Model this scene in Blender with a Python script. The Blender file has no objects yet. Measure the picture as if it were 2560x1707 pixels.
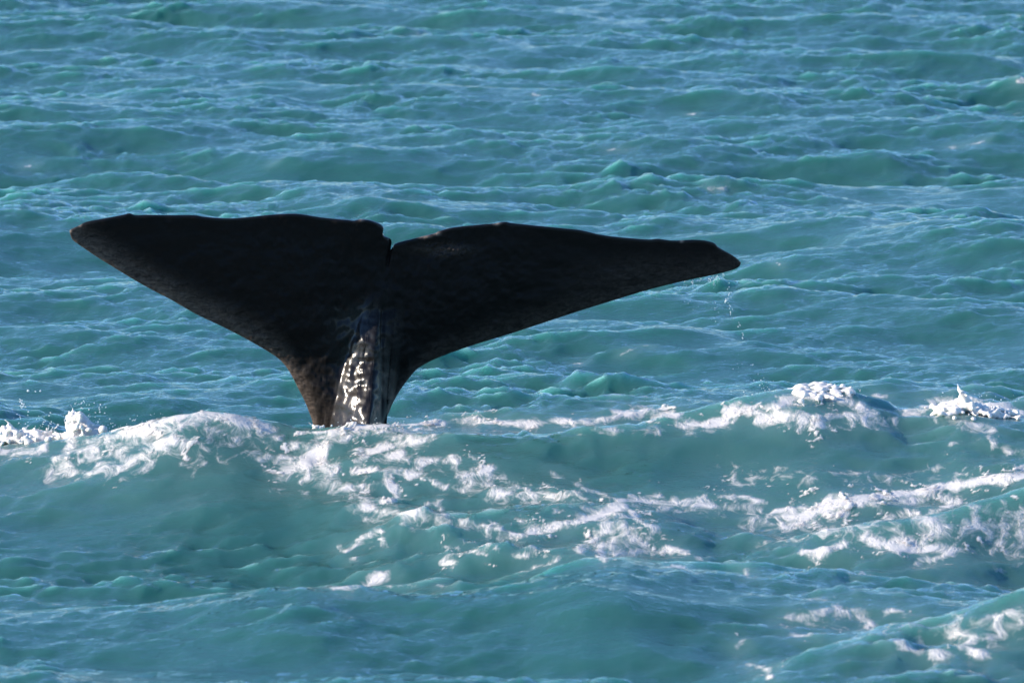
import bpy, bmesh, math, random
import numpy as np

S = bpy.context.scene
C = S.collection
R = math.radians

# ------------------------------------------------------------------ camera, sky, sun, exposure
CAM_H, FOCUS_D, FRAME_W = 6.5, 50.0, 6.1          # metres: eye height, distance to the whale, frame width there
DEP_C = 6.737                                      # depression of the view axis, degrees
cam = bpy.data.cameras.new('camera')
cam.sensor_width = 36.0
cam.lens = 36.0 * FOCUS_D / FRAME_W
cam.clip_start, cam.clip_end = 1.0, 30000.0
cam.dof.use_dof = True
cam.dof.focus_distance = 53.0
cam.dof.aperture_fstop = 5.8
cam_ob = bpy.data.objects.new('camera', cam)
cam_ob.location = (0, 0, CAM_H)
cam_ob.rotation_euler = (R(90 - DEP_C), 0, 0)
C.objects.link(cam_ob)
S.camera = cam_ob

SUN_EL, SUN_AZ = 21.5, 257.0                       # azimuth clockwise from +Y (270 = straight left)
world = bpy.data.worlds.new('World')
S.world = world
world.use_nodes = True
wn = world.node_tree
sky = wn.nodes.new('ShaderNodeTexSky')
sky.sky_type = 'NISHITA'
sky.sun_disc = False
sky.sun_elevation = R(SUN_EL)
sky.sun_rotation = R(SUN_AZ)
sky.air_density, sky.dust_density, sky.ozone_density = 1.0, 0.0, 6.5
sky.altitude = 1000.0
wn.links.new(sky.outputs[0], wn.nodes['Background'].inputs['Color'])
wn.nodes['Background'].inputs['Strength'].default_value = 0.142

from mathutils import Vector
sun_l = bpy.data.lights.new('sun', 'SUN')
sun_l.energy = 4.3
sun_l.angle = R(0.5)
sun_l.color = (1.0, 0.88, 0.74)
sun = bpy.data.objects.new('sun', sun_l)
sd = Vector((math.sin(R(SUN_AZ)) * math.cos(R(SUN_EL)), math.cos(R(SUN_AZ)) * math.cos(R(SUN_EL)), math.sin(R(SUN_EL))))
sun.rotation_euler = sd.to_track_quat('Z', 'Y').to_euler()
sun.location = sd * 100
C.objects.link(sun)

S.view_settings.view_transform = 'Standard'
S.view_settings.look = 'None'
S.view_settings.exposure = 0.92
S.view_settings.gamma = 1.0
S.view_settings.use_curve_mapping = False
S.render.engine = 'CYCLES'
S.cycles.use_denoising = True

# ------------------------------------------------------------------ photograph measurements -> metres
def ray(px, v):
    """direction (per metre of y) of the line of sight through a point measured on the 2560 px wide photograph"""
    f = FOCUS_D / FRAME_W * 2560.0
    a = R(DEP_C)
    cx, cz = (np.asarray(px, float) - 1280.0) / f, (853.5 - np.asarray(v, float)) / f
    dy = math.cos(a) + cz * math.sin(a)
    dz = -math.sin(a) + cz * math.cos(a)
    return cx / dy, dz / dy

def at(px, v, y):
    rx, rz = ray(px, v)
    return np.stack(np.broadcast_arrays(rx * y, np.asarray(y, float), CAM_H + rz * y), -1)

def smooth(a, b, x):
    t = np.clip((x - a) / (b - a), 0, 1)
    return t * t * (3 - 2 * t)

# ------------------------------------------------------------------ noise and wave fields
def wave_tile(N, L, lam_peak, lam_cut, power, wind, spread, iso, seed):
    rng = np.random.default_rng(seed)
    k1 = 2 * np.pi * np.fft.fftfreq(N, L / N)
    kx, ky = k1[None, :], k1[:, None]
    k = np.sqrt(kx * kx + ky * ky)
    k[0, 0] = 1e-6
    kp = 2 * np.pi / lam_peak
    P = np.exp(-1.25 * (kp / k) ** 2) / k ** power * np.exp(-(k * lam_cut / (2 * np.pi)) ** 2)
    ang = np.arctan2(ky, kx) - wind
    P = P * (iso + np.abs(np.cos(ang)) ** spread)
    P[0, 0] = 0
    F = np.fft.fft2(rng.standard_normal((N, N))) * np.sqrt(P)
    h = np.fft.ifft2(F).real
    s = h.std()
    dx = np.fft.ifft2(1j * kx / k * F).real / s
    dy = np.fft.ifft2(1j * ky / k * F).real / s
    return (h / s).astype(np.float32), dx.astype(np.float32), dy.astype(np.float32), L

def noise_tile(N, L, lam_lo, lam_hi, power, seed):
    return wave_tile(N, L, lam_lo, lam_hi, power, 0.0, 2, 50.0, seed)[0], L

def sample(t, L, x, y):
    N = t.shape[0]
    u, w = np.asarray(x) / L * N, np.asarray(y) / L * N
    i, j = np.floor(u).astype(np.int64), np.floor(w).astype(np.int64)
    fx, fy = (u - i).astype(np.float32), (w - j).astype(np.float32)
    i0, j0, i1, j1 = i % N, j % N, (i + 1) % N, (j + 1) % N
    return (t[j0, i0] * (1 - fx) + t[j0, i1] * fx) * (1 - fy) + (t[j1, i0] * (1 - fx) + t[j1, i1] * fx) * fy

WA = wave_tile(2048, 52.0, 3.8, 0.26, 4.3, R(72), 2, 0.08, 11)       # chop
WB = wave_tile(1024, 17.0, 0.8, 0.045, 3.5, R(106), 2, 0.25, 5)       # wavelets
N1 = noise_tile(1024, 9.0, 0.55, 0.02, 2.9, 21)                         # foam break-up
N2 = noise_tile(1024, 9.0, 0.14, 0.02, 2.6, 22)                         # foam lumps
N3 = noise_tile(512, 40.0, 5.0, 0.3, 3.2, 23)                           # wind patches

def crest(y_c, pts, sf, sb, base):
    pts = np.array(pts, float)
    rx, rz = ray(pts[:, 0], pts[:, 1])
    xs, zs = rx * y_c, CAM_H + rz * y_c
    def f(x, y):
        yc = y_c + 0.35 * np.sin(x * 0.9 + y_c) + 0.15 * np.sin(x * 2.3 + 2 * y_c)
        z = np.interp(x, xs, zs) - base
        d = (y - yc)
        p = np.where(d < 0, np.exp(-np.abs(d / sf) ** 1.5), np.exp(-np.abs(d / sb) ** 1.6))
        return z * p
    return f

CRESTS = [
    crest(49.1, [(-900, 1130), (-300, 1135), (0, 1128), (130, 1112), (250, 1085), (350, 1056), (430, 1036), (500, 1034), (580, 1046), (660, 1072),
                 (720, 1088), (800, 1090), (900, 1074), (1000, 1064), (1200, 1060), (1500, 1060), (1650, 1050), (1800, 1042), (1950, 1014),
                 (2050, 998), (2150, 1009), (2270, 1040), (2400, 1018), (2560, 1032), (2900, 1060), (3500, 1090)], 1.25, 0.62, -0.10),
    crest(47.2, [(700, 1330), (1300, 1310), (1450, 1282), (1560, 1270), (1680, 1288), (1790, 1310), (1900, 1290), (2050, 1255), (2180, 1228), (2300, 1222), (2420, 1205),
                 (2560, 1195), (2900, 1200)], 0.55, 0.45, -0.175),
    crest(43.6, [(-900, 1560), (-300, 1548), (0, 1538), (250, 1515), (450, 1495), (620, 1465), (750, 1448), (850, 1444), (1000, 1450), (1200, 1446), (1300, 1442),
                 (1450, 1408), (1560, 1404), (1650, 1420), (1800, 1450), (2000, 1466), (2300, 1462), (2560, 1470), (3200, 1480)], 3.0, 0.50, -0.20),
    crest(41.7, [(-900, 1700), (1300, 1690), (1700, 1655), (1850, 1622), (1960, 1580), (2080, 1550), (2200, 1548), (2350, 1556), (2560, 1526), (3200, 1500)], 0.8, 0.5, 0.0),
    crest(60.5, [(1500, 700), (1800, 680), (1950, 645), (2100, 612), (2300, 596), (2500, 600), (2700, 640), (3200, 700)], 2.2, 0.9, -0.05),
    crest(67.5, [(1200, 500), (1450, 472), (1540, 456), (1660, 474), (1900, 500), (2400, 490)], 1.6, 0.8, -0.02),
]

def calm(x, y):
    """how far the short chop is damped: smoother water in the churned zone before the tail"""
    px = x / (y * FRAME_W / FOCUS_D) * 2560 + 1280
    return 1 - 0.25 * smooth(51.5, 49.5, y) * (1 - 0.5 * smooth(44.5, 43, y))

def height(x, y):
    x, y = np.asarray(x, float), np.asarray(y, float)
    base = np.interp(y, [39, 41, 43.0, 44.7, 46.0, 48, 49.2, 51, 55], [-.10, -.10, -.14, -.34, -.30, -.18, -.10, -.02, 0])
    z = base
    for f in CRESTS:
        z = z + f(x, y)
    a = calm(x, y)
    z = z + 0.046 * a * sample(WA[0], WA[3], x, y) + 0.0108 * (1 + 0.10 * smooth(49.5, 47.5, y)) * (0.35 + 0.65 * a) * sample(WB[0], WB[3], x, y) * np.clip(1 + 0.5 * sample(N3[0], N3[1], x, y), 0.2, 2.2)
    return z

def chop(x, y):
    a = calm(x, y)
    dx = 0.034 * a * sample(WA[1], WA[3], x, y) + 0.011 * a * sample(WB[1], WB[3], x, y)
    dy = 0.034 * a * sample(WA[2], WA[3], x, y) + 0.011 * a * sample(WB[2], WB[3], x, y)
    return dx, dy

def hit(px, v):
    """where lines of sight meet the rest shape of the sea"""
    px, v = np.atleast_1d(np.asarray(px, float)), np.atleast_1d(np.asarray(v, float))
    ys = np.arange(39.0, 96.0, 0.02)
    rx, rz = ray(px, v)
    X, Z = rx[:, None] * ys[None], CAM_H + rz[:, None] * ys[None]
    below = Z < height(X, np.broadcast_to(ys[None], X.shape))
    i = np.where(below.any(1), below.argmax(1), len(ys) - 1)
    y = ys[i]
    return np.stack([rx * y, y, CAM_H + rz * y], -1)

# ------------------------------------------------------------------ materials
def new_mat(name):
    m = bpy.data.materials.new(name)
    m.use_nodes = True
    nt = m.node_tree
    return m, nt, nt.nodes['Principled BSDF']

def node(nt, kind, **kw):
    n = nt.nodes.new(kind)
    for k, v in kw.items():
        if k.startswith('i_'):
            n.inputs[k[2:].replace('_', ' ')].default_value = v
        else:
            setattr(n, k, v)
    return n

def math_n(nt, op, a, b=None, c=None, clamp=False):
    n = nt.nodes.new('ShaderNodeMath')
    n.operation = op
    n.use_clamp = clamp
    for i, q in enumerate((a, b, c)):
        if q is None:
            continue
        if isinstance(q, (int, float)):
            n.inputs[i].default_value = q
        else:
            nt.links.new(q, n.inputs[i])
    return n.outputs[0]

def mix_col(nt, fac, a, b):
    n = nt.nodes.new('ShaderNodeMix')
    n.data_type = 'RGBA'
    for sock, q in ((n.inputs['Factor'], fac), (n.inputs[6], a), (n.inputs[7], b)):
        if isinstance(q, (int, float)):
            sock.default_value = q
        elif isinstance(q, tuple):
            sock.default_value = (*q, 1)
        else:
            nt.links.new(q, sock)
    return n.outputs[2]

def coords(nt, scale):
    tc = nt.nodes.new('ShaderNodeTexCoord')
    mp = nt.nodes.new('ShaderNodeMapping')
    mp.inputs['Scale'].default_value = scale
    nt.links.new(tc.outputs['Object'], mp.inputs['Vector'])
    return mp.outputs[0]

def noise(nt, vec, scale, detail=4, rough=0.55, dist=0.0):
    n = nt.nodes.new('ShaderNodeTexNoise')
    n.inputs['Scale'].default_value = scale
    n.inputs['Detail'].default_value = detail
    n.inputs['Roughness'].default_value = rough
    n.inputs['Distortion'].default_value = dist
    nt.links.new(vec, n.inputs['Vector'])
    return n.outputs['Fac']

def attr(nt, name):
    n = nt.nodes.new('ShaderNodeAttribute')
    n.attribute_name = name
    return n.outputs['Fac']

WATER = (0.025, 0.110, 0.108)
MILKY = (0.12, 0.245, 0.235)

def water_material():
    m, nt, p = new_mat('sea_water')
    lk = nt.links.new
    foam, aer = attr(nt, 'foam'), attr(nt, 'air')
    v1 = coords(nt, (1, 1.0, 1))
    # broken lace of foam inside the foamy areas
    n_a = noise(nt, coords(nt, (1.0, 0.55, 1)), 9.0, 6, 0.62, 0.6)
    lace = math_n(nt, 'ADD', foam, math_n(nt, 'MULTIPLY', math_n(nt, 'SUBTRACT', n_a, 0.5), 2.2))
    mask = nt.nodes.new('ShaderNodeMapRange')
    mask.interpolation_type = 'SMOOTHSTEP'
    mask.inputs['From Min'].default_value = 0.40
    mask.inputs['From Max'].default_value = 1.05
    lk(lace, mask.inputs['Value'])
    fm = math_n(nt, 'MULTIPLY', mask.outputs[0], math_n(nt, 'MULTIPLY', foam, 3.0, clamp=True))
    silt = noise(nt, v1, 0.35, 3, 0.5)
    body = mix_col(nt, math_n(nt, 'MULTIPLY', silt, 0.5), WATER, (0.038, 0.128, 0.102))
    body = mix_col(nt, aer, body, MILKY)
    p.inputs['Base Color'].default_value = (0.72, 0.69, 0.645, 1)          # foam
    p.inputs['Roughness'].default_value = 0.5
    # wind ripples finer than the mesh
    def sharp(q):                                          # ripples with narrow crests and wide troughs
        return math_n(nt, 'SUBTRACT', 1.0, math_n(nt, 'ABSOLUTE', math_n(nt, 'MULTIPLY_ADD', q, 2.0, -1.0)))
    r1 = sharp(noise(nt, coords(nt, (0.85, 1.0, 1)), 9.0, 4, 0.55, 0.4))
    r2 = sharp(noise(nt, coords(nt, (0.9, 1.1, 1)), 22.0, 4, 0.62, 0.3))
    gust = noise(nt, v1, 0.5, 2, 0.5)
    hgt = math_n(nt, 'ADD', math_n(nt, 'MULTIPLY', r1, 0.0088), math_n(nt, 'MULTIPLY', r2, 0.0048))
    hgt = math_n(nt, 'MULTIPLY', hgt, math_n(nt, 'MULTIPLY', math_n(nt, 'ADD', gust, 0.45), attr(nt, 'ripple')))
    hgt = math_n(nt, 'ADD', hgt, math_n(nt, 'MULTIPLY', fm, 0.008))
    b = nt.nodes.new('ShaderNodeBump')
    b.inputs['Strength'].default_value = 1.0
    b.inputs['Distance'].default_value = 1.0
    lk(hgt, b.inputs['Height'])
    lk(b.outputs[0], p.inputs['Normal'])
    # clear surface over cloudy water: light that has entered comes back the same whatever facet it went in by,
    # so the body scatters about the upright, part of it shallow enough to light the thin crests
    up = nt.nodes.new('ShaderNodeCombineXYZ')
    up.inputs['Z'].default_value = 1.0
    deep = nt.nodes.new('ShaderNodeBsdfDiffuse')
    lk(body, deep.inputs['Color'])
    lk(up.outputs[0], deep.inputs['Normal'])
    shallow = nt.nodes.new('ShaderNodeSubsurfaceScattering')
    shallow.inputs['Radius'].default_value = (0.40, 0.85, 0.70)
    shallow.inputs['Scale'].default_value = 1.3
    lk(body, shallow.inputs['Color'])
    gl = nt.nodes.new('ShaderNodeBsdfGlossy')
    gl.inputs['Roughness'].default_value = 0.06
    lk(b.outputs[0], gl.inputs['Normal'])
    fr = nt.nodes.new('ShaderNodeFresnel')
    fr.inputs['IOR'].default_value = 1.333
    lk(b.outputs[0], fr.inputs['Normal'])
    def mix(f, x, y):
        n = nt.nodes.new('ShaderNodeMixShader')
        if isinstance(f, float):
            n.inputs[0].default_value = f
        else:
            lk(f, n.inputs[0])
        lk(x, n.inputs[1])
        lk(y, n.inputs[2])
        return n.outputs[0]
    water = mix(fr.outputs[0], mix(0.56, deep.outputs[0], shallow.outputs[0]), gl.outputs[0])
    lk(mix(fm, water, p.outputs[0]), nt.nodes['Material Output'].inputs['Surface'])
    return m

def foam_material(name='white_foam', col=(0.78, 0.745, 0.69), cover=False):
    m, nt, p = new_mat(name)
    lk = nt.links.new
    n = noise(nt, coords(nt, (1, 1, 1)), 45.0, 4, 0.65)
    lk(mix_col(nt, n, tuple(c * 0.86 for c in col), col), p.inputs['Base Color'])
    p.inputs['Roughness'].default_value = 0.45
    p.inputs['IOR'].default_value = 1.2
    p.inputs['Subsurface Weight'].default_value = 0.6
    p.inputs['Subsurface Radius'].default_value = (0.8, 1.0, 1.0)
    p.inputs['Subsurface Scale'].default_value = 0.02
    b = nt.nodes.new('ShaderNodeBump')
    if cover:                                          # thin foam lets the water show through
        holes = noise(nt, coords(nt, (1, 0.55, 1)), 26.0, 5, 0.65, 0.4)
        mr = nt.nodes.new('ShaderNodeMapRange')
        mr.interpolation_type = 'SMOOTHSTEP'
        mr.inputs['From Min'].default_value = 0.0
        mr.inputs['From Max'].default_value = 1.08
        lk(math_n(nt, 'ADD', attr(nt, 'cover'), math_n(nt, 'MULTIPLY_ADD', holes, 1.3, -0.72)), mr.inputs['Value'])
        lk(mr.outputs[0], p.inputs['Alpha'])
    b.inputs['Distance'].default_value = 0.0032
    b.inputs['Strength'].default_value = 0.8
    lk(noise(nt, coords(nt, (1, 1, 1)), 70.0, 3, 0.6), b.inputs['Height'])
    lk(b.outputs[0], p.inputs['Normal'])
    return m

def drop_material():
    m, nt, p = new_mat('water_drops')
    p.inputs['Base Color'].default_value = (0.75, 0.85, 0.87, 1)
    p.inputs['Roughness'].default_value = 0.08
    p.inputs['IOR'].default_value = 1.333
    p.inputs['Transmission Weight'].default_value = 0.35
    p.inputs['Subsurface Weight'].default_value = 0.0
    return m

def skin_material():
    m, nt, p = new_mat('wet_whale_skin')
    lk = nt.links.new
    scuff_glint = attr(nt, 'scuff_glint')
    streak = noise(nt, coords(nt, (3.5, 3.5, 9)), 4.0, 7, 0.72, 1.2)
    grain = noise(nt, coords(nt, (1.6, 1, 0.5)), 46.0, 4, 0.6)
    w = math_n(nt, 'MULTIPLY', scuff_glint, math_n(nt, 'MULTIPLY', math_n(nt, 'MULTIPLY_ADD', streak, 2.4, -0.75, clamp=True), math_n(nt, 'MULTIPLY_ADD', grain, 0.9, 0.35)), clamp=True)
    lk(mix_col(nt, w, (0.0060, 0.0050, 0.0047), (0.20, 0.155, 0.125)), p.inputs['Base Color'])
    lk(math_n(nt, 'MULTIPLY_ADD', grain, 0.12, attr(nt, 'rough')), p.inputs['Roughness'])
    p.inputs['IOR'].default_value = 1.36
    p.inputs['Specular IOR Level'].default_value = 0.15
    lk(attr(nt, 'wet'), p.inputs['Coat Weight'])
    p.inputs['Coat Roughness'].default_value = 0.17
    p.inputs['Coat IOR'].default_value = 1.333
    b = nt.nodes.new('ShaderNodeBump')
    b.inputs['Distance'].default_value = 0.0016
    b.inputs['Strength'].default_value = 0.7
    hh = math_n(nt, 'ADD', noise(nt, coords(nt, (1, 1, 0.8)), 30.0, 3, 0.5), math_n(nt, 'MULTIPLY', grain, 0.5))
    lk(hh, b.inputs['Height'])
    lk(b.outputs[0], p.inputs['Normal'])
    b2 = nt.nodes.new('ShaderNodeBump')
    b2.inputs['Distance'].default_value = 0.0015
    b2.inputs['Strength'].default_value = 0.8
    lk(hh, b2.inputs['Height'])
    lk(b2.outputs[0], p.inputs['Coat Normal'])
    return m

M_WATER, M_FOAM, M_DROP, M_SKIN = water_material(), foam_material(), drop_material(), skin_material()

# ------------------------------------------------------------------ mesh helpers
def link_mesh(name, V, F, mat, attrs=None, smooth_shade=True, **props):
    me = bpy.data.meshes.new(name)
    V = np.asarray(V, np.float32)
    F = np.asarray(F, np.int32)
    n = F.shape[1]
    me.vertices.add(len(V))
    me.vertices.foreach_set('co', V.ravel())
    me.loops.add(F.size)
    me.loops.foreach_set('vertex_index', F.ravel())
    me.polygons.add(len(F))
    me.polygons.foreach_set('loop_start', np.arange(0, F.size, n, dtype=np.int32))
    me.polygons.foreach_set('loop_total', np.full(len(F), n, np.int32))
    me.polygons.foreach_set('use_smooth', np.full(len(F), smooth_shade, bool))
    for k, a in (attrs or {}).items():
        at_ = me.attributes.new(k, 'FLOAT', 'POINT')
        at_.data.foreach_set('value', np.asarray(a, np.float32).ravel())
    me.update(calc_edges=True)
    me.validate()
    me.materials.append(mat)
    o = bpy.data.objects.new(name, me)
    C.objects.link(o)
    for k, q in props.items():
        o[k] = q
    return o

def grid_faces(nr, nc):
    i = np.arange(nr - 1)[:, None] * nc + np.arange(nc - 1)[None]
    return np.stack([i, i + 1, i + nc + 1, i + nc], -1).reshape(-1, 4)

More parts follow.
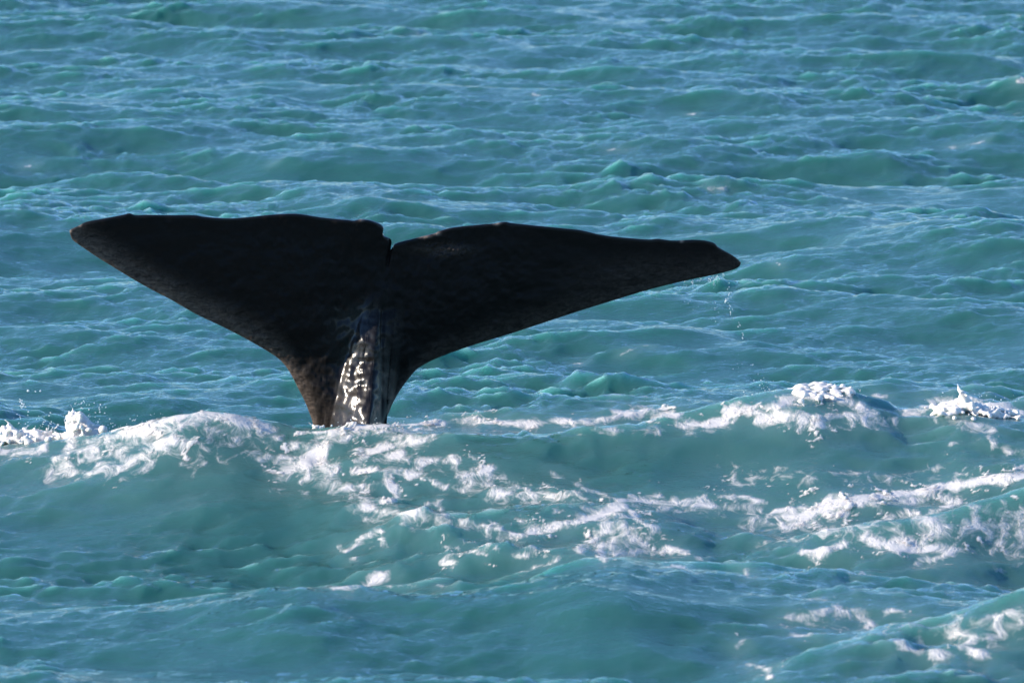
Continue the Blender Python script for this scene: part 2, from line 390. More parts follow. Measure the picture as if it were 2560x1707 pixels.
# ------------------------------------------------------------------ foam layout (strokes on the water)
# (points measured on the photograph, radius px, density)
STROKES = [
    # white hump left of the tail
    ([(300, 1085), (350, 1066), (420, 1046), (480, 1034), (540, 1040), (600, 1050), (655, 1070)], 20, 1.05),
    ([(180, 1110), (260, 1098), (330, 1085), (400, 1075), (480, 1062)], 20, 0.80),
    ([(170, 1150), (260, 1130), (350, 1110), (450, 1090), (560, 1075)], 30, 0.60),
    ([(170, 1180), (240, 1185), (300, 1165), (380, 1130)], 26, 0.62),
    ([(390, 1110), (425, 1105), (450, 1108)], 16, 0.95),
    ([(280, 1200), (340, 1185), (400, 1165)], 14, 0.55),
    ([(0, 1130), (60, 1128), (110, 1118)], 14, 0.9),
    ([(560, 1120), (620, 1095), (680, 1090)], 22, 0.5),
    # churned water below the stem
    ([(640, 1152), (690, 1143), (740, 1150)], 11, 0.80),
    ([(700, 1180), (750, 1160), (790, 1140), (800, 1165), (830, 1180)], 20, 1.0),
    ([(740, 1115), (780, 1105), (830, 1112)], 16, 0.8),
    ([(690, 1195), (760, 1195), (840, 1200)], 18, 0.66),
    ([(650, 1230), (700, 1225), (760, 1232)], 12, 0.58),
    ([(830, 1085), (900, 1082), (960, 1080), (1040, 1072)], 14, 0.85),
    ([(840, 1110), (920, 1108), (1000, 1090), (1060, 1075)], 24, 0.62),
    ([(900, 1150), (950, 1125), (1010, 1110), (1080, 1095)], 17, 0.85),
    ([(985, 1140), (1000, 1135)], 16, 1.0),
    ([(1060, 1150), (1110, 1150), (1140, 1160)], 16, 0.85),
    ([(880, 1180), (940, 1175), (990, 1182), (1030, 1195)], 10, 0.95),
    ([(970, 1185), (985, 1215), (1000, 1238)], 11, 1.05),
    ([(960, 1255), (985, 1250), (1000, 1240)], 9, 1.0),
    ([(905, 1265), (940, 1280), (985, 1280), (1015, 1285)], 13, 1.0),
    ([(820, 1235), (860, 1225), (920, 1222)], 9, 0.75),
    ([(880, 1245), (930, 1230), (970, 1200)], 12, 0.62),
    ([(1030, 1190), (1080, 1200), (1120, 1225)], 7, 0.85),
    ([(1020, 1280), (1070, 1265), (1110, 1250)], 7, 0.8),
    ([(1100, 1255), (1118, 1285)], 8, 0.9),
    ([(990, 1310), (1040, 1298)], 9, 0.75),
    ([(860, 1365), (890, 1345), (930, 1335)], 8, 0.85),
    ([(930, 1345), (945, 1372)], 8, 0.8),
    ([(830, 1372), (845, 1380)], 8, 0.9), ([(862, 1395), (870, 1400)], 7, 0.8),
    ([(1180, 1140), (1215, 1165), (1235, 1175), (1170, 1190)], 8, 0.85),
    ([(1130, 1200), (1170, 1188), (1230, 1186)], 7, 0.75),
    ([(1210, 1210), (1240, 1222), (1245, 1235)], 7, 0.72),
    ([(1265, 1200), (1300, 1220), (1350, 1235), (1420, 1245)], 8, 0.90),
    ([(1220, 1230), (1300, 1240), (1400, 1243), (1500, 1255)], 8, 0.82),
    ([(1380, 1185), (1420, 1200), (1460, 1220), (1530, 1245)], 10, 0.66),
    ([(1205, 1315), (1260, 1320), (1230, 1302)], 8, 0.8),
    ([(1290, 1332), (1330, 1335), (1370, 1330), (1410, 1315)], 8, 0.92),
    ([(1295, 1300), (1310, 1303)], 8, 0.8), ([(1340, 1300), (1370, 1303)], 7, 0.7),
    ([(1430, 1308), (1480, 1298), (1530, 1280), (1565, 1265)], 12, 1.1),
    ([(1400, 1280), (1440, 1268), (1500, 1262), (1560, 1258)], 9, 0.75),
    ([(1530, 1310), (1510, 1335), (1480, 1355), (1450, 1375)], 16, 0.85),
    ([(1510, 1365), (1515, 1390), (1500, 1400)], 12, 0.95),
    ([(1530, 1330), (1540, 1360), (1550, 1385)], 10, 0.75),
    ([(1580, 1280), (1600, 1305), (1650, 1320)], 9, 0.95),
    ([(1620, 1340), (1640, 1360), (1600, 1380)], 16, 0.72),
    ([(1545, 1250), (1620, 1256), (1700, 1262), (1780, 1268)], 10, 0.88),
    ([(1580, 1245), (1650, 1245), (1720, 1262)], 8, 0.7),
    ([(1640, 1380), (1690, 1375), (1720, 1385)], 9, 0.85),
    ([(1640, 1420), (1690, 1418), (1720, 1432)], 9, 0.75),
    ([(1100, 1368), (1160, 1380), (1200, 1392)], 6, 0.75), ([(1150, 1360), (1210, 1365)], 6, 0.7),
    ([(1080, 1405), (1120, 1418)], 7, 0.78), ([(1220, 1375), (1310, 1395)], 6, 0.72),
    ([(1320, 1420), (1370, 1408), (1390, 1398)], 7, 0.85),
    ([(1090, 1390), (1130, 1385)], 6, 0.7),
    # crest right of the tail
    ([(1080, 1066), (1140, 1052), (1200, 1056), (1300, 1060)], 9, 0.95),
    ([(1300, 1060), (1400, 1058), (1500, 1050), (1580, 1035), (1660, 1040)], 13, 0.80),
    ([(1550, 1030), (1600, 1022), (1650, 1030), (1700, 1045)], 16, 0.85),
    ([(1700, 1068), (1760, 1064), (1820, 1060)], 10, 1.0),
    ([(1820, 1035), (1880, 1030), (1930, 1020), (1985, 1000)], 16, 0.95),
    ([(1900, 1048), (1960, 1045), (2020, 1050), (2060, 1058)], 14, 1.0),
    ([(1985, 995), (2030, 985), (2090, 990), (2140, 1010), (2200, 1040)], 14, 0.88),
    ([(2080, 1042), (2130, 1038), (2170, 1048)], 10, 0.9),
    ([(1450, 1075), (1560, 1080), (1680, 1075), (1800, 1080)], 15, 0.5),
    ([(2000, 1070), (2100, 1060), (2200, 1062), (2280, 1066)], 16, 0.55),
    ([(2280, 1030), (2350, 1010), (2420, 1005), (2500, 1015), (2560, 1030)], 18, 0.85),
    ([(2340, 1050), (2420, 1060), (2480, 1070)], 20, 0.62),
    ([(2440, 1105), (2490, 1090), (2480, 1110)], 9, 0.62), ([(2400, 1105), (2380, 1110)], 7, 0.6),
    ([(2520, 1140), (2560, 1130)], 14, 0.62), ([(2540, 1175), (2560, 1170)], 14, 0.62),
    # fleck bands
    ([(1830, 1180), (1920, 1178), (2000, 1182)], 13, 0.52), ([(2100, 1185), (2180, 1182), (2230, 1200)], 14, 0.55),
    ([(2330, 1195), (2400, 1185)], 14, 0.55), ([(1820, 1212), (1870, 1212)], 8, 0.66),
    # second white crest at the right
    ([(1710, 1255), (1750, 1250), (1780, 1268)], 9, 0.95),
    ([(1790, 1245), (1850, 1243), (1910, 1256)], 8, 0.85),
    ([(1915, 1302), (1930, 1282), (1970, 1275), (2010, 1275)], 8, 0.95),
    ([(2010, 1292), (2060, 1265), (2110, 1258), (2160, 1250), (2220, 1240), (2270, 1235)], 15, 1.15),
    ([(2050, 1285), (2080, 1300), (2110, 1285)], 12, 0.9),
    ([(2270, 1235), (2340, 1222), (2400, 1215), (2480, 1200), (2560, 1192)], 11, 1.1),
    ([(2180, 1260), (2280, 1255), (2360, 1245), (2400, 1262), (2330, 1285)], 12, 0.82),
    ([(2150, 1310), (2220, 1300), (2290, 1285)], 12, 0.75),
    ([(2300, 1295), (2350, 1305), (2380, 1325), (2340, 1335)], 16, 0.85),
    ([(2420, 1310), (2480, 1315), (2560, 1300)], 11, 0.88),
    ([(2250, 1345), (2330, 1345), (2440, 1340), (2560, 1330)], 12, 0.66),
    ([(1930, 1310), (1970, 1318), (1960, 1322)], 9, 0.78),
    ([(2020, 1378), (2055, 1378), (2120, 1362)], 9, 0.95),
    ([(2170, 1345), (2200, 1360), (2250, 1375), (2320, 1372), (2385, 1376)], 11, 1.02),
    ([(2385, 1376), (2350, 1395), (2300, 1408)], 10, 0.85),
    ([(2420, 1345), (2480, 1360), (2560, 1365)], 9, 0.66),
    ([(1700, 1400), (1760, 1395)], 8, 0.6), ([(1850, 1432), (1870, 1445)], 9, 0.85), ([(2130, 1440), (2160, 1432)], 9, 0.75),
    ([(1900, 1360), (1960, 1350), (2000, 1352)], 8, 0.62), ([(2560, 1410), (2500, 1420)], 10, 0.5),
    # nearest waves
    ([(840, 1472), (900, 1462), (950, 1445)], 11, 0.75), ([(960, 1462), (1020, 1465)], 9, 0.7), ([(1080, 1462), (1100, 1466)], 8, 0.7),
    ([(1960, 1560), (2040, 1545), (2080, 1530)], 12, 0.85), ([(2090, 1535), (2140, 1528), (2170, 1560)], 20, 0.70),
    ([(2220, 1530), (2270, 1535)], 12, 0.75), ([(1990, 1590), (2020, 1585)], 12, 0.8),
    ([(2230, 1605), (2280, 1625), (2330, 1640), (2380, 1620), (2420, 1592)], 13, 0.76),
    ([(2400, 1615), (2450, 1635)], 11, 0.75), ([(2460, 1545), (2520, 1530), (2560, 1515)], 12, 0.66), ([(2500, 1570), (2530, 1565)], 14, 0.66),
    ([(2360, 1535), (2380, 1545)], 9, 0.7), ([(1870, 1660), (1905, 1670), (1930, 1690)], 9, 0.85), ([(1840, 1620), (1852, 1605)], 8, 0.75),
    ([(2240, 1490), (2300, 1500)], 8, 0.4), ([(2030, 1500), (2090, 1495)], 9, 0.5),
    ([(740, 1083), (790, 1082), (840, 1079), (900, 1076), (960, 1069)], 7, 0.95),
    ([(840, 1074), (900, 1071), (960, 1066), (1020, 1062), (1100, 1060)], 8, 1.25),
    # thin broken lace between the streaks
    ([(620, 1150), (700, 1160), (780, 1180), (860, 1215), (940, 1260), (920, 1300)], 34, 0.56),
    ([(880, 1120), (980, 1140), (1100, 1170), (1200, 1200)], 34, 0.54),
    ([(1150, 1200), (1300, 1230), (1450, 1260), (1550, 1290), (1600, 1340), (1560, 1390)], 34, 0.58),
    ([(1000, 1290), (1150, 1310), (1300, 1350), (1400, 1400)], 30, 0.50),
    ([(1560, 1265), (1700, 1275), (1850, 1270), (1950, 1300)], 24, 0.56),
    ([(1900, 1300), (2050, 1320), (2200, 1320), (2350, 1330), (2560, 1330)], 40, 0.60),
    ([(150, 1160), (250, 1150), (400, 1120), (550, 1100)], 42, 0.60),
    ([(1800, 1180), (2000, 1190), (2200, 1195), (2450, 1170)], 24, 0.50),
    ([(2100, 1560), (2300, 1590), (2500, 1580)], 40, 0.52),
    # distant glints of broken crest
    ([(1520, 377), (1560, 376)], 5, 0.66), ([(2370, 370), (2420, 362), (2450, 356)], 5, 0.62), ([(1780, 473), (1830, 474)], 4, 0.85),
    ([(1715, 288), (1730, 287)], 5, 0.8), ([(60, 418), (70, 416)], 5, 0.75), ([(1335, 238), (1345, 240)], 5, 0.7), ([(1055, 85), (1062, 86)], 5, 0.8),
    ([(2540, 203), (2560, 202)], 5, 0.75), ([(1945, 660), (1955, 663)], 4, 0.75), ([(1545, 890), (1600, 870), (1630, 868)], 4, 0.6),
    ([(1440, 910), (1460, 908)], 4, 0.6), ([(670, 410), (675, 408)], 4, 0.7), ([(2195, 990), (2215, 994)], 7, 0.85),
]
DOTS = []
for pts, rad, den in STROKES:
    p = np.array(pts, float)
    L = np.r_[0, np.cumsum(np.hypot(*np.diff(p, axis=0).T))]
    n = max(2, int(L[-1] / max(3.0, rad * 0.45)))
    t = np.linspace(0, L[-1], n)
    DOTS.append(np.stack([np.interp(t, L, p[:, 0]), np.interp(t, L, p[:, 1]), np.full(n, rad), np.full(n, den)], -1))
DOTS = np.concatenate(DOTS)
DOT_W = hit(DOTS[:, 0], DOTS[:, 1])

def density(xs, ys, grow=1.0):
    """foam density on a tensor grid (rows = ys, columns = xs)"""
    D = np.zeros((len(ys), len(xs)), np.float32)
    for (px, v, r, d), (x, y, z) in zip(DOTS, DOT_W):
        rx = r * 0.00238 * y / 50 * 1.25 * grow
        ry = rx * 1.9
        i0, i1 = np.searchsorted(xs, [x - 2.6 * rx, x + 2.6 * rx])
        j0, j1 = np.searchsorted(ys, [y - 2.6 * ry, y + 2.6 * ry])
        if i1 <= i0 or j1 <= j0:
            continue
        q = ((xs[None, i0:i1] - x) / rx) ** 2 + ((ys[j0:j1, None] - y) / ry) ** 2
        np.maximum(D[j0:j1, i0:i1], d * np.exp(-0.55 * q), out=D[j0:j1, i0:i1])
    return D

# ------------------------------------------------------------------ the sea: one sheet to the horizon
def spread_axis(lo, hi, step, far_lo, far_hi, step_hi=None):
    core = [lo]
    while core[-1] < hi:
        t = (core[-1] - lo) / (hi - lo)
        core.append(core[-1] + step + ((step_hi or step) - step) * t)
    a, s = [core[0]], step
    while a[-1] > far_lo:
        s *= 1.22
        a.append(a[-1] - s)
    b, s = [core[-1]], step_hi or step
    while b[-1] < far_hi:
        s *= 1.22
        b.append(b[-1] + s)
    return np.array(a[:0:-1] + core + b[1:])

XS = spread_axis(-6.6, 6.6, 0.019, -9000, 9000)
YS = spread_axis(38.5, 89.0, 0.036, -3000, 20000, 0.062)
X, Y = np.meshgrid(XS, YS)
gx, gy = np.gradient(XS), np.gradient(YS)
fade = np.clip(0.25 / np.maximum(gx[None], gy[:, None]), 0, 1) ** 2
Z = height(X, Y) * fade
cx, cy = chop(X, Y)
D = density(XS, YS)
AIR = np.clip(density(XS, YS, 3.0) * 0.62, 0, 1)
RIP = np.clip(calm(X, Y), 0.3, 1) * (1 - 0.15 * np.clip(AIR, 0, 1))
V = np.stack([X + cx * fade, Y + cy * fade, Z], -1).reshape(-1, 3)
link_mesh('sea', V, grid_faces(len(YS), len(XS)), M_WATER, dict(foam=D, air=AIR, ripple=RIP), kind='structure',
          label='turquoise sea with choppy waves around the whale tail')

# ------------------------------------------------------------------ thick foam lying on the waves
FX, FY = np.arange(-3.5, 3.5, 0.0095), np.arange(40.6, 51.5, 0.017)
GX, GY = np.meshgrid(FX, FY)
FD0 = density(FX, FY, 1.6)
def pick(A, x, y):
    i = np.clip((x - FX[0]) / 0.0095, 0, len(FX) - 1.001)
    j = np.clip((y - FY[0]) / 0.017, 0, len(FY) - 1.001)
    i0, j0 = i.astype(int), j.astype(int)
    a, b = i - i0, j - j0
    return (A[j0, i0] * (1 - a) + A[j0, i0 + 1] * a) * (1 - b) + (A[j0 + 1, i0] * (1 - a) + A[j0 + 1, i0 + 1] * a) * b
wx, wy = sample(N1[0], N1[1], GX + 2.2, GY + 5.1), sample(N1[0], N1[1], GX + 6.3, GY + 1.4)
wx2, wy2 = sample(N2[0], N2[1], GX + 2.2, GY + 5.1), sample(N2[0], N2[1], GX + 6.3, GY + 1.4)
FD = pick(FD0, GX + 0.045 * wx + 0.014 * wx2, GY + 0.10 * wy + 0.03 * wy2)
n1 = sample(N1[0], N1[1], GX + 0.12 * GY, GY * 0.40)
n1b = sample(N1[0], N1[1], GX * 1.9 + 3.1, GY * 1.2 + 1.7)
n2 = sample(N2[0], N2[1], GX, GY * 0.8)
rid = 0.5 - np.abs(sample(N1[0], N1[1], GX * 1.2 + GY * 0.25 + 0.02 * wx2, GY * 0.8 + 4.4 + 0.02 * wy2))       # lace: sharp veins
f = FD - 0.025 + 0.17 * n1 + 0.12 * n1b + 0.08 * n2 + 0.36 * rid
m = smooth(0.82, 1.36, f) * smooth(0.15, 0.5, FD)
thick = 0.0025 + m * (0.001 + 0.0050 * np.clip(FD, 0, 1.2) ** 4 * (1 + 0.10 * n2 + 0.3 * n1b))
cx, cy = chop(GX, GY)
FV = np.stack([GX + cx, GY + cy, height(GX, GY) + thick], -1).reshape(-1, 3)
FF = grid_faces(len(FY), len(FX))
FF = FF[(m.ravel()[FF] > 0.015).any(1)]
used = np.zeros(len(FV), bool)
used[FF] = True
remap = np.cumsum(used) - 1
link_mesh('sea_foam', FV[used], remap[FF], foam_material('lying_foam', cover=True), dict(cover=m.ravel()[used]), kind='stuff', label='white foam lying in streaks and lumps on the waves')

# ------------------------------------------------------------------ the whale's tail
LOW = [(176, 588), (183, 601), (210, 620.5), (244, 643.5), (275, 662.6), (313, 686), (351, 708.6), (389.6, 729.6), (428, 749.5), (466, 771.7), (504, 792),
       (542.7, 810), (581, 829), (619, 849), (657.5, 871), (688, 890), (711, 911), (730, 940), (745.5, 970.7), (761, 1001), (772, 1028), (780, 1051),
       (786, 1080), (791, 1120), (795, 1180), (797, 1330),
       (880, 1345), (950, 1330),
       (951, 1180), (957, 1100), (966, 1048.5), (973, 1029), (983, 1006), (998, 979), (1015, 955), (1036, 929), (1057, 913), (1091, 896), (1138, 878),
       (1197.6, 858), (1282.7, 832), (1367.7, 804), (1452.7, 776), (1538, 749.6), (1623, 724), (1708, 703), (1771.6, 690), (1827, 676.4), (1846, 668), (1851, 662)]
UP = [(175, 584), (174, 577), (180, 572), (198, 564), (215.5, 555), (256, 547), (309, 537), (318, 534), (325, 533.5), (331, 535.5), (340, 538), (374, 537), (424, 538), (485, 538), (512, 542),
      (573, 546), (619, 543), (677, 537), (726, 534), (757, 536), (810.6, 544.5), (868, 549), (883, 551), (893, 549), (903, 547.3), (925, 549.8), (948, 558.5), (959, 568.5), (956, 579),
      (962, 590), (976, 597), (979, 606), (978, 614), (977, 624), (982, 617), (990, 608), (1027, 598), (1087, 583), (1095.6, 578.5), (1130, 569), (1198, 561.6), (1236, 558.5), (1250, 556), (1266, 554.4),
      (1278, 557.4), (1325, 562.5), (1402, 570), (1453, 575.7), (1495, 585.5), (1538, 592), (1580, 595.7), (1623, 598.6), (1644, 597), (1678, 601), (1704, 601),
      (1733, 599.3), (1763, 601.5), (1786.5, 608), (1797, 618.5), (1831, 638), (1848, 651), (1852, 657)]
ANCHOR = [((176, 588), (175, 584)), ((210, 620.5), (215.5, 555)), ((428, 749.5), (424, 538)), ((619, 849), (619, 543)), ((711, 911), (726, 534)), ((780, 1051), (810.6, 544.5)),
          ((795, 1180), (868, 549)), ((797, 1330), (903, 547.3)), ((880, 1345), (977, 624)), ((950, 1330), (986, 612)), ((951, 1180), (1004, 604)), ((957, 1100), (1027, 598)),
          ((983, 1006), (1087, 583)), ((1015, 955), (1130, 569)), ((1138, 878), (1236, 558.5)), ((1282.7, 832), (1325, 562.5)), ((1623, 724), (1644, 597)), ((1827, 676.4), (1831, 638)), ((1851, 662), (1852, 657))]

def arclen(p):
    return np.r_[0, np.cumsum(np.hypot(*np.diff(p, axis=0).T))]

def soften(p, keep=0.55):
    """Catmull-Rom resampling, so that the outline has no kinks"""
    p = np.array(p, float)
    q = np.vstack([2 * p[0] - p[1], p, 2 * p[-1] - p[-2]])
    out = []
    for i in range(1, len(q) - 2):
        for t in np.linspace(0, 1, 8, endpoint=False):
            a, b, c, d = q[i - 1], q[i], q[i + 1], q[i + 2]
            out.append(0.5 * (2 * b + (c - a) * t + (2 * a - 5 * b + 4 * c - d) * t * t + (3 * b - a - 3 * c + d) * t ** 3))
    out.append(p[-1])
    return np.array(out)

def whale():
    lo, up = soften(LOW), soften(UP)
    sl, su = arclen(lo), arclen(up)
    near = lambda c, s, q: s[np.argmin(np.hypot(*(c - np.array(q)).T))]
    al = [near(lo, sl, a) for a, _ in ANCHOR]
    au = [near(up, su, b) for _, b in ANCHOR]
    per = 46
    cols = np.concatenate([np.linspace(i, i + 1, per, endpoint=False) for i in range(len(ANCHOR) - 1)] + [[len(ANCHOR) - 1]])
    tl = np.interp(cols, np.arange(len(al)), al)
    tu = np.interp(cols, np.arange(len(au)), au)
    pl = np.stack([np.interp(tl, sl, lo[:, 0]), np.interp(tl, sl, lo[:, 1])], -1)
    pu = np.stack([np.interp(tu, su, up[:, 0]), np.interp(tu, su, up[:, 1])], -1)
    nc, nr = len(cols), 150
    t = np.linspace(0, 1, nr)
    t = 0.45 * t + 0.55 * (0.5 - 0.5 * np.cos(np.pi * t))
    P = pl[None] * (1 - t[:, None, None]) + pu[None] * t[:, None, None]      # rows x cols x 2, in px
    px, v = P[..., 0], P[..., 1]
    tt = np.broadcast_to(t[:, None], px.shape)
    wid = np.hypot(*(pu - pl).T)[None] * 0.00238                              # chord, metres
    # middle surface: the flukes swing their left tip nearer, lean forward and curl at the tips
    Xm = (px - 930) * 0.00238
    Zm = (1100 - v) * 0.00238
    mid = FOCUS_D + 0.24 * Xm - 0.22 * np.clip(Zm - 0.45, 0, 2) + 0.035 * np.maximum(0, np.abs(Xm) - 0.9) ** 2
    # fluke section: round leading edge (t = 0), thinning to the trailing edge (t = 1)
    sec = np.sqrt(np.clip(tt, 0, 1)) * np.clip(1 - tt, 0, 1) ** 0.9 * 1.75
    rim = np.sqrt(np.clip(np.minimum(tt * 1.0, 1 - tt) / (0.022 / wid), 0, 1))
    rim = np.sqrt(np.clip(1 - (1 - np.clip(np.minimum(tt, 1 - tt) * wid / 0.02, 0, 1)) ** 2, 0, 1))
    tipf = np.clip((930 - 172 - np.abs(px - 930)) / 760.0, 0, 1)
    tipr = np.clip((1853 - px) / 920.0, 0, 1)
    tipw = np.where(px < 930, np.clip((px - 173) / 760.0, 0, 1), tipr)
    half = np.maximum(sec * np.minimum(0.105, 0.13 * wid) * (0.35 + 0.65 * tipw), rim * (0.010 + 0.012 * tipw))
    end = np.sqrt(np.clip(np.minimum(cols, len(ANCHOR) - 1 - cols) / 0.25, 0, 1))[None]
    half = half * end
    # stem: keel towards the viewer, with a fuller back
    xr = np.interp(v, [540, 740, 850, 950, 1070, 1350], [965, 953, 940, 931, 921, 915])
    K = np.interp(v, [640, 700, 780, 850, 950, 1070, 1200, 1350], [0, 0.010, 0.060, 0.13, 0.22, 0.335, 0.42, 0.47])
    xl_e = np.interp(v, np.array([871, 890, 911, 940, 970.7, 1001, 1028, 1051, 1080, 1120, 1350]),
                     np.array([657, 688, 711, 730, 745, 761, 772, 780, 786, 791, 797]))
    xr_e = np.interp(v, np.array([878, 913, 955, 979, 1006, 1029, 1048, 1100, 1180, 1350]), np.array([1138, 1057, 1015, 998, 983, 973, 966, 957, 951, 950]))
    wl = np.minimum(xr - xl_e, np.interp(v, [700, 850, 950, 1070], [90, 190, 192, 160]))
    wr = np.minimum(xr_e - xr, np.interp(v, [700, 850, 950, 1070], [55, 75, 66, 50]))
    tL = np.clip((xr - px) / wl, 0, 1)
    tR = np.clip((px - xr) / wr, 0, 1)
    prof = np.where(px < xr, 1 - tL ** 1.35, 1 - np.where(tR < 0.3, tR ** 2 / 0.6, tR - 0.15) / 0.85)
    prof = np.clip(prof, 0, 1)
    prof = np.where(prof < 0.22, prof ** 2 * (0.22 ** -1) * (2 - prof / 0.22) , prof)
    ridge_w = np.interp(v, [700, 780, 850, 950, 1070, 1150], [34, 46, 66, 84, 100, 108])
    tN = np.clip((xr - px) / np.minimum(wl, ridge_w), 0, 1)
    K2 = np.interp(v, [740, 850, 950, 1070, 1200, 1350], [0, 0.02, 0.08, 0.15, 0.19, 0.21])
    narrow = np.where(px < xr, 1 - tN ** 1.35, prof)
    narrow = np.where(narrow < 0.3, narrow ** 2 / 0.3 * (2 - narrow / 0.3), narrow)
    keel = (K - K2) * narrow + K2 * prof
    # horizontal skin folds across the keel, groove beside it
    inband = smooth(870, 895, px) * smooth(958, 945, px)
    folds = np.zeros_like(px)
    for vv, dpt, sg in ((800, .004, 3), (824, .004, 3), (844, .009, 3), (865, .004, 3), (886, .009, 3), (895, .004, 3), (906, .010, 3), (928, .010, 3.5), (944, .005, 3), (959, .008, 3), (991, .005, 3), (1012, .003, 4)):
        bend = 5 * np.sin((px - 870) / 30.0 + vv)
        folds += dpt * np.exp(-((v - vv + bend) / sg) ** 2)
    folds *= inband
    groove = 0.014 * np.exp(-((px - np.interp(v, [740, 1060], [956, 953])) / 5) ** 2) * smooth(735, 800, v) * smooth(1090, 1040, v)
    notch = 0.03 * np.exp(-((px - np.interp(v, [610, 700], [977, 962])) / 5.0) ** 2) * smooth(700, 625, v)
    scar = 0.006 * sample(N2[0], 9.0, Xm * 2, Zm * 2) * np.exp(-((px - 1120) / 60) ** 2 - ((v - 625) / 22) ** 2)
    undul = 0.006 * sample(N1[0], 9.0, Xm * 0.8, Zm * 0.8) * np.clip(half / 0.03, 0, 1)
    front = mid - half - keel * np.clip(half / 0.012, 0, 1) + (folds + groove + notch + scar) * np.clip(half / 0.02, 0, 1) + undul
    back = mid + half + 0.85 * K * np.clip(1 - ((px - (xl_e + xr_e) / 2) / np.maximum((xr_e - xl_e) / 2, 1)) ** 2, 0, 1) ** 0.6
    A = at(px, v, front).reshape(-1, 3)
    B = at(px, v, back).reshape(-1, 3)
    edge = np.zeros(px.shape, bool)
    edge[0], edge[-1], edge[:, 0], edge[:, -1] = True, True, True, True
    Mi = at(px, v, mid).reshape(-1, 3)
    e = edge.ravel()
    A[e] = Mi[e]
    idx = np.arange(nc * nr).reshape(nr, nc)
    bi = np.where(e, idx.ravel(), -1)
    bi[~e] = nc * nr + np.arange((~e).sum())
    Fa = grid_faces(nr, nc)
    Fb = bi[Fa][:, ::-1]
    V = np.vstack([A, B[~e]])
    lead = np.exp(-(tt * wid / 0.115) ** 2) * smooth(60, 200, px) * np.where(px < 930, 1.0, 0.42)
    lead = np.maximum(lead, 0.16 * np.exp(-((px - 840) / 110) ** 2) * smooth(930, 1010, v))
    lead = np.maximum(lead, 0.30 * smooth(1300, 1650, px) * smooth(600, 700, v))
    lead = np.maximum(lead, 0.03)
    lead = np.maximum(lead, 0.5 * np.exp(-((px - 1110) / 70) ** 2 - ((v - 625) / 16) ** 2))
    for gx_, gy_, gr in ((1092, 584, 9), (1060, 591, 16), (1242, 559, 8), (200, 564, 5), (176, 578, 5), (904, 549, 6), (1704, 602, 4)):  # sun glints along the fluke edge, painted in as pale skin spots
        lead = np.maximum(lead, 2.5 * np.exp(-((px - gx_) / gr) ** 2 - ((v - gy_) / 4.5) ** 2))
    wet = np.maximum(smooth(730, 800, v) * np.exp(-((px - 893) / 52) ** 2), smooth(0.025, 0.0, (1 - tt) * wid) * 0.8)
    rough = np.full(px.shape, 0.40) - 0.10 * wet
    at_ = {k: np.r_[a.ravel(), a.ravel()[~e]] for k, a in dict(scuff_glint=lead, wet=wet, rough=rough).items()}
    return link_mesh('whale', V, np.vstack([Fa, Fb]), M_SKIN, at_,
                     label='black whale tail raised above the waves with both flukes spread', category='whale')
whale()

# ------------------------------------------------------------------ splashes and drops
def ico(sub):
    bm = bmesh.new()
    bmesh.ops.create_icosphere(bm, subdivisions=sub, radius=1.0)
    V = np.array([q.co[:] for q in bm.verts])
    F = np.array([[w.index for w in f.verts] for f in bm.faces])
    bm.free()
    return V, F
ICO1, ICO2 = ico(1), ico(2)

def blobs(centres, radii, rng, tpl=ICO2, jitter=0.25):
    tv, tf = tpl
    Vs, Fs, n = [], [], 0
    for c, r in zip(centres, radii):
        s = r * (1 + jitter * rng.standard_normal(3) * 0.7)
        Vs.append(tv * s * (1 + jitter * 0.25 * rng.standard_normal((len(tv), 1))) + c)
        Fs.append(tf + n)
        n += len(tv)
    return np.vstack(Vs), np.vstack(Fs)

def merge_blobs(o, voxel):
    md = o.modifiers.new('merge', 'REMESH')
    md.mode = 'VOXEL'
    md.voxel_size = voxel
    md.use_smooth_shade = True
    sm = o.modifiers.new('relax', 'SMOOTH')
    sm.factor, sm.iterations = 0.5, 5

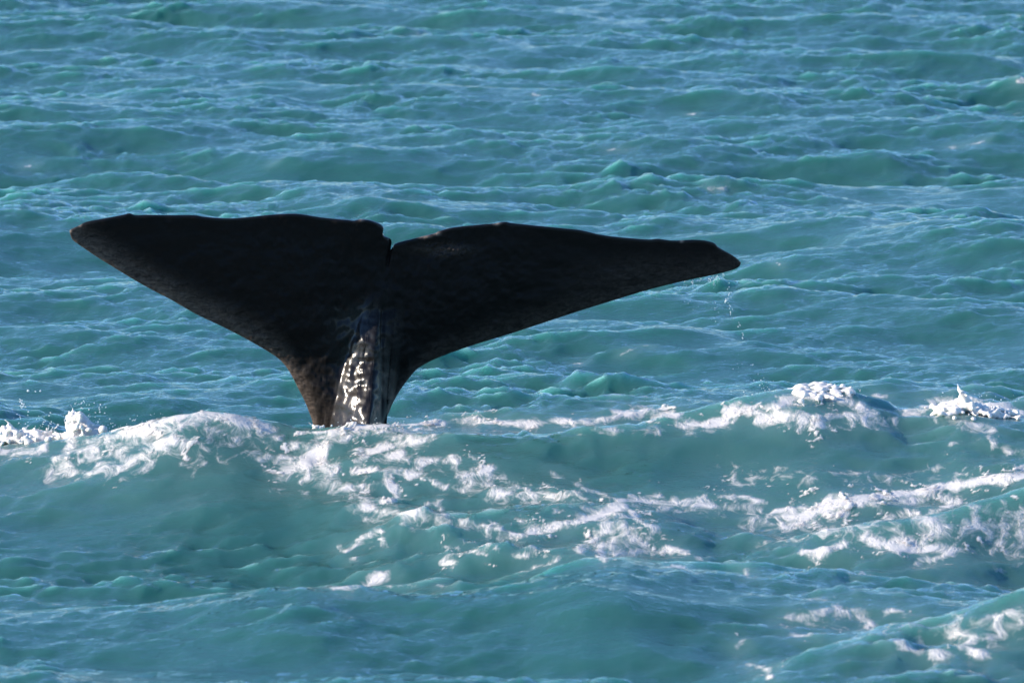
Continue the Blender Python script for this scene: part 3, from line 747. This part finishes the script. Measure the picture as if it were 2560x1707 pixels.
PX = 0.00238
SPRAY_C, SPRAY_R = [], []
def splash(seed, y, jets, mass, spray, label, stuff=False, voxel=0.0095):
    """jets: (base px, base v, tip px, tip v, base radius px, count); mass: (px, v, rx, rv, count, size px); spray: (px, v, sx, sv, count, size px)"""
    rng = np.random.default_rng(seed)
    cs, rs = [], []
    for (bx, bv, tx, tv, r0, n) in jets:
        w = rng.normal(0, 0.16, 2)
        for q in np.linspace(0, 1, n):
            bend = math.sin(q * 2.6) * w[0] * 40
            c = at(bx + (tx - bx) * q + bend * 0.4 + rng.normal(0, r0 * 0.25 * (1 - q)), bv + (tv - bv) * q ** 0.9, y + rng.normal(0, 0.03) + w[1] * q * 0.5)
            cs.append(c)
            rs.append(max(2.4, r0 * (1 - 0.75 * q) * rng.uniform(0.7, 1.2)) * PX)
    for (mx, mv, rx, rv, n, s) in mass:
        for _ in range(n):
            u = np.clip(rng.normal(0, 0.5), -1.2, 1.2)             # froth heaped on the water itself, highest in the middle
            yy = y + rng.normal(0, 0.10)
            px_ = mx + u * rx
            x0 = at(px_, mv, yy)[0]
            top = at(px_, mv - rv, yy)[2]
            zz = float(height(x0, yy))
            zz += max(0.012, (top - zz) * (1 - 0.6 * u * u)) * rng.uniform(0, 1) ** 1.5
            cs.append(np.array([x0, yy, zz]))
            rs.append(s * min(2.6, rng.lognormal(0.05, 0.45)) * PX)
    for (sx, sv, wx, wv, n, s) in spray:
        for _ in range(n):
            SPRAY_C.append(at(sx + rng.normal(0, wx), sv + rng.normal(0, wv), y + rng.normal(0, 0.15)))
            SPRAY_R.append(s * rng.uniform(0.5, 1.3) * PX)
    V, F = blobs(cs, rs, rng)
    if stuff:
        o = link_mesh('foam_wash', V, F, M_FOAM, label=label, kind='stuff')
    else:
        o = link_mesh('splash', V, F, M_FOAM, label=label, category='splash', group='splashes thrown up along the wave crest')
    merge_blobs(o, voxel)
    return o

yA = 49.25
rj = random.Random(3)
splash(1, yA + 0.25,
       [(rj.uniform(5, 105), 1108, rj.uniform(-5, 150), rj.uniform(1040, 1085), rj.uniform(5, 9), 14) for _ in range(26)],
       [(50, 1102, 62, 20, 420, 5), (20, 1085, 30, 18, 160, 5), (90, 1095, 40, 14, 160, 5)],
       [(90, 1070, 40, 20, 50, 1.7), (70, 1045, 40, 14, 14, 1.6)],
       'ragged white splash at the left edge of the picture')
splash(2, yA + 0.2,
       [(rj.uniform(165, 215), 1095, rj.uniform(155, 235), rj.uniform(1003, 1050), rj.uniform(4, 7), 18) for _ in range(34)] +
       [(205, 1060, rj.uniform(225, 300), rj.uniform(1050, 1085), 5, 12) for _ in range(10)],
       [(193, 1066, 34, 36, 420, 4.6), (240, 1086, 45, 15, 260, 4.6), (145, 1095, 30, 9, 120, 4.6)],
       [(250, 1040, 14, 22, 16, 2.0), (200, 1010, 18, 8, 18, 1.5), (270, 1068, 40, 12, 24, 1.7)],
       'tall fan shaped white splash on the left wave crest')
splash(3, 49.5, [(790, 1070, 758, 1053, 6, 14), (784, 1074, 796, 1062, 9, 10), (796, 1074, 808, 1063, 9, 10), (806, 1076, 824, 1068, 8, 10)], [], [(825, 1070, 30, 4, 8, 2.5), (845, 1068, 3, 3, 3, 4)],
       'small white splash at the foot of the whale tail')
splash(4, yA + 0.1, [(2045, 990, 2062, 965, 6, 14), (2050, 986, 2058, 966, 5, 12)],
       [(2000, 1000, 24, 8, 110, 3.8), (2040, 997, 34, 7, 130, 3.6), (2090, 1005, 50, 8, 150, 3.6)], [(2090, 975, 40, 8, 14, 1.6), (1900, 1000, 60, 14, 14, 1.6)],
       'white splash with a short jet on the hump right of the tail')
splash(5, yA + 0.05, [(2414, 1010, 2394, 958, 9, 24), (2422, 1010, 2408, 975, 9, 18)] + [(rj.uniform(2340, 2540), 1025, rj.uniform(2340, 2540), rj.uniform(992, 1012), 4, 8) for _ in range(16)],
       [(2370, 1027, 50, 10, 200, 4.2), (2430, 1025, 55, 11, 230, 4.2), (2500, 1032, 55, 9, 180, 4.2)], [(2450, 995, 60, 10, 30, 1.6)],
       'shaded bluish splash with a thin jet near the right edge')

splash(6, 49.38, [(rj.uniform(860, 1000), 1068, rj.uniform(860, 1010), rj.uniform(1050, 1062), 3, 6) for _ in range(9)],
       [(900, 1072, 50, 5, 70, 4), (980, 1066, 55, 5, 60, 4), (830, 1074, 30, 4, 30, 3.5)], [(940, 1056, 50, 6, 16, 1.5)],
       'low wash of broken white water along the right foot of the whale tail', stuff=True)

def drops(seed, spots, label, y):
    rng = np.random.default_rng(seed)
    cs, rs = [], []
    for (px, v, sx, sv, n, s) in spots:
        for _ in range(n):
            cs.append(at(px + rng.normal(0, sx), v + rng.normal(0, sv), y + rng.normal(0, 0.06)))
            rs.append(s * rng.uniform(0.4, 1.05) * PX)
    V, F = blobs(cs, rs, rng, ICO1, 0.3)
    return link_mesh('water_drops', V, F, M_DROP, kind='stuff', label=label)
drops(7, [(1732, 709, 2, 8, 16, 1.5), (1748, 704, 2, 7, 12, 1.3), (1786, 698, 9, 5, 26, 1.6), (1787, 714, 2, 6, 12, 1.4), (1712, 712, 8, 6, 8, 1.2), (1808, 688, 4, 6, 8, 1.4),
          (1822, 735, 3, 14, 12, 1.7), (1817, 753, 3, 4, 7, 2.3), (1790, 775, 6, 18, 10, 1.6), (1830, 780, 4, 8, 9, 2.0), (1849, 811, 2, 3, 4, 2.0), (1858, 838, 2, 6, 6, 2.0), (1750, 760, 40, 25, 10, 1.2),
          (1882, 910, 3, 4, 3, 2.2), (1905, 945, 8, 14, 9, 1.9), (1910, 962, 16, 10, 10, 1.6), (1840, 900, 30, 20, 8, 1.3), (1925, 978, 14, 6, 9, 1.8)],
      'drops of water falling from the right fluke tip', 50.3)
drops(8, [(72, 978, 1, 1, 2, 3.2), (88, 977, 1, 1, 2, 3.2), (101, 976, 1, 1, 2, 2.4), (52, 1005, 2, 6, 14, 2.4), (58, 1015, 3, 4, 10, 2.4), (250, 1018, 2, 6, 7, 2.2), (390, 1035, 8, 4, 5, 1.6), (340, 1047, 14, 4, 8, 1.5)],
      'drops of spray hanging over the left wave crest', 49.6)

V, F = blobs(SPRAY_C, SPRAY_R, np.random.default_rng(9), ICO1, 0.3)
link_mesh('spray_drops', V, F, M_DROP, kind='stuff', label='fine spray flung off the splashes')
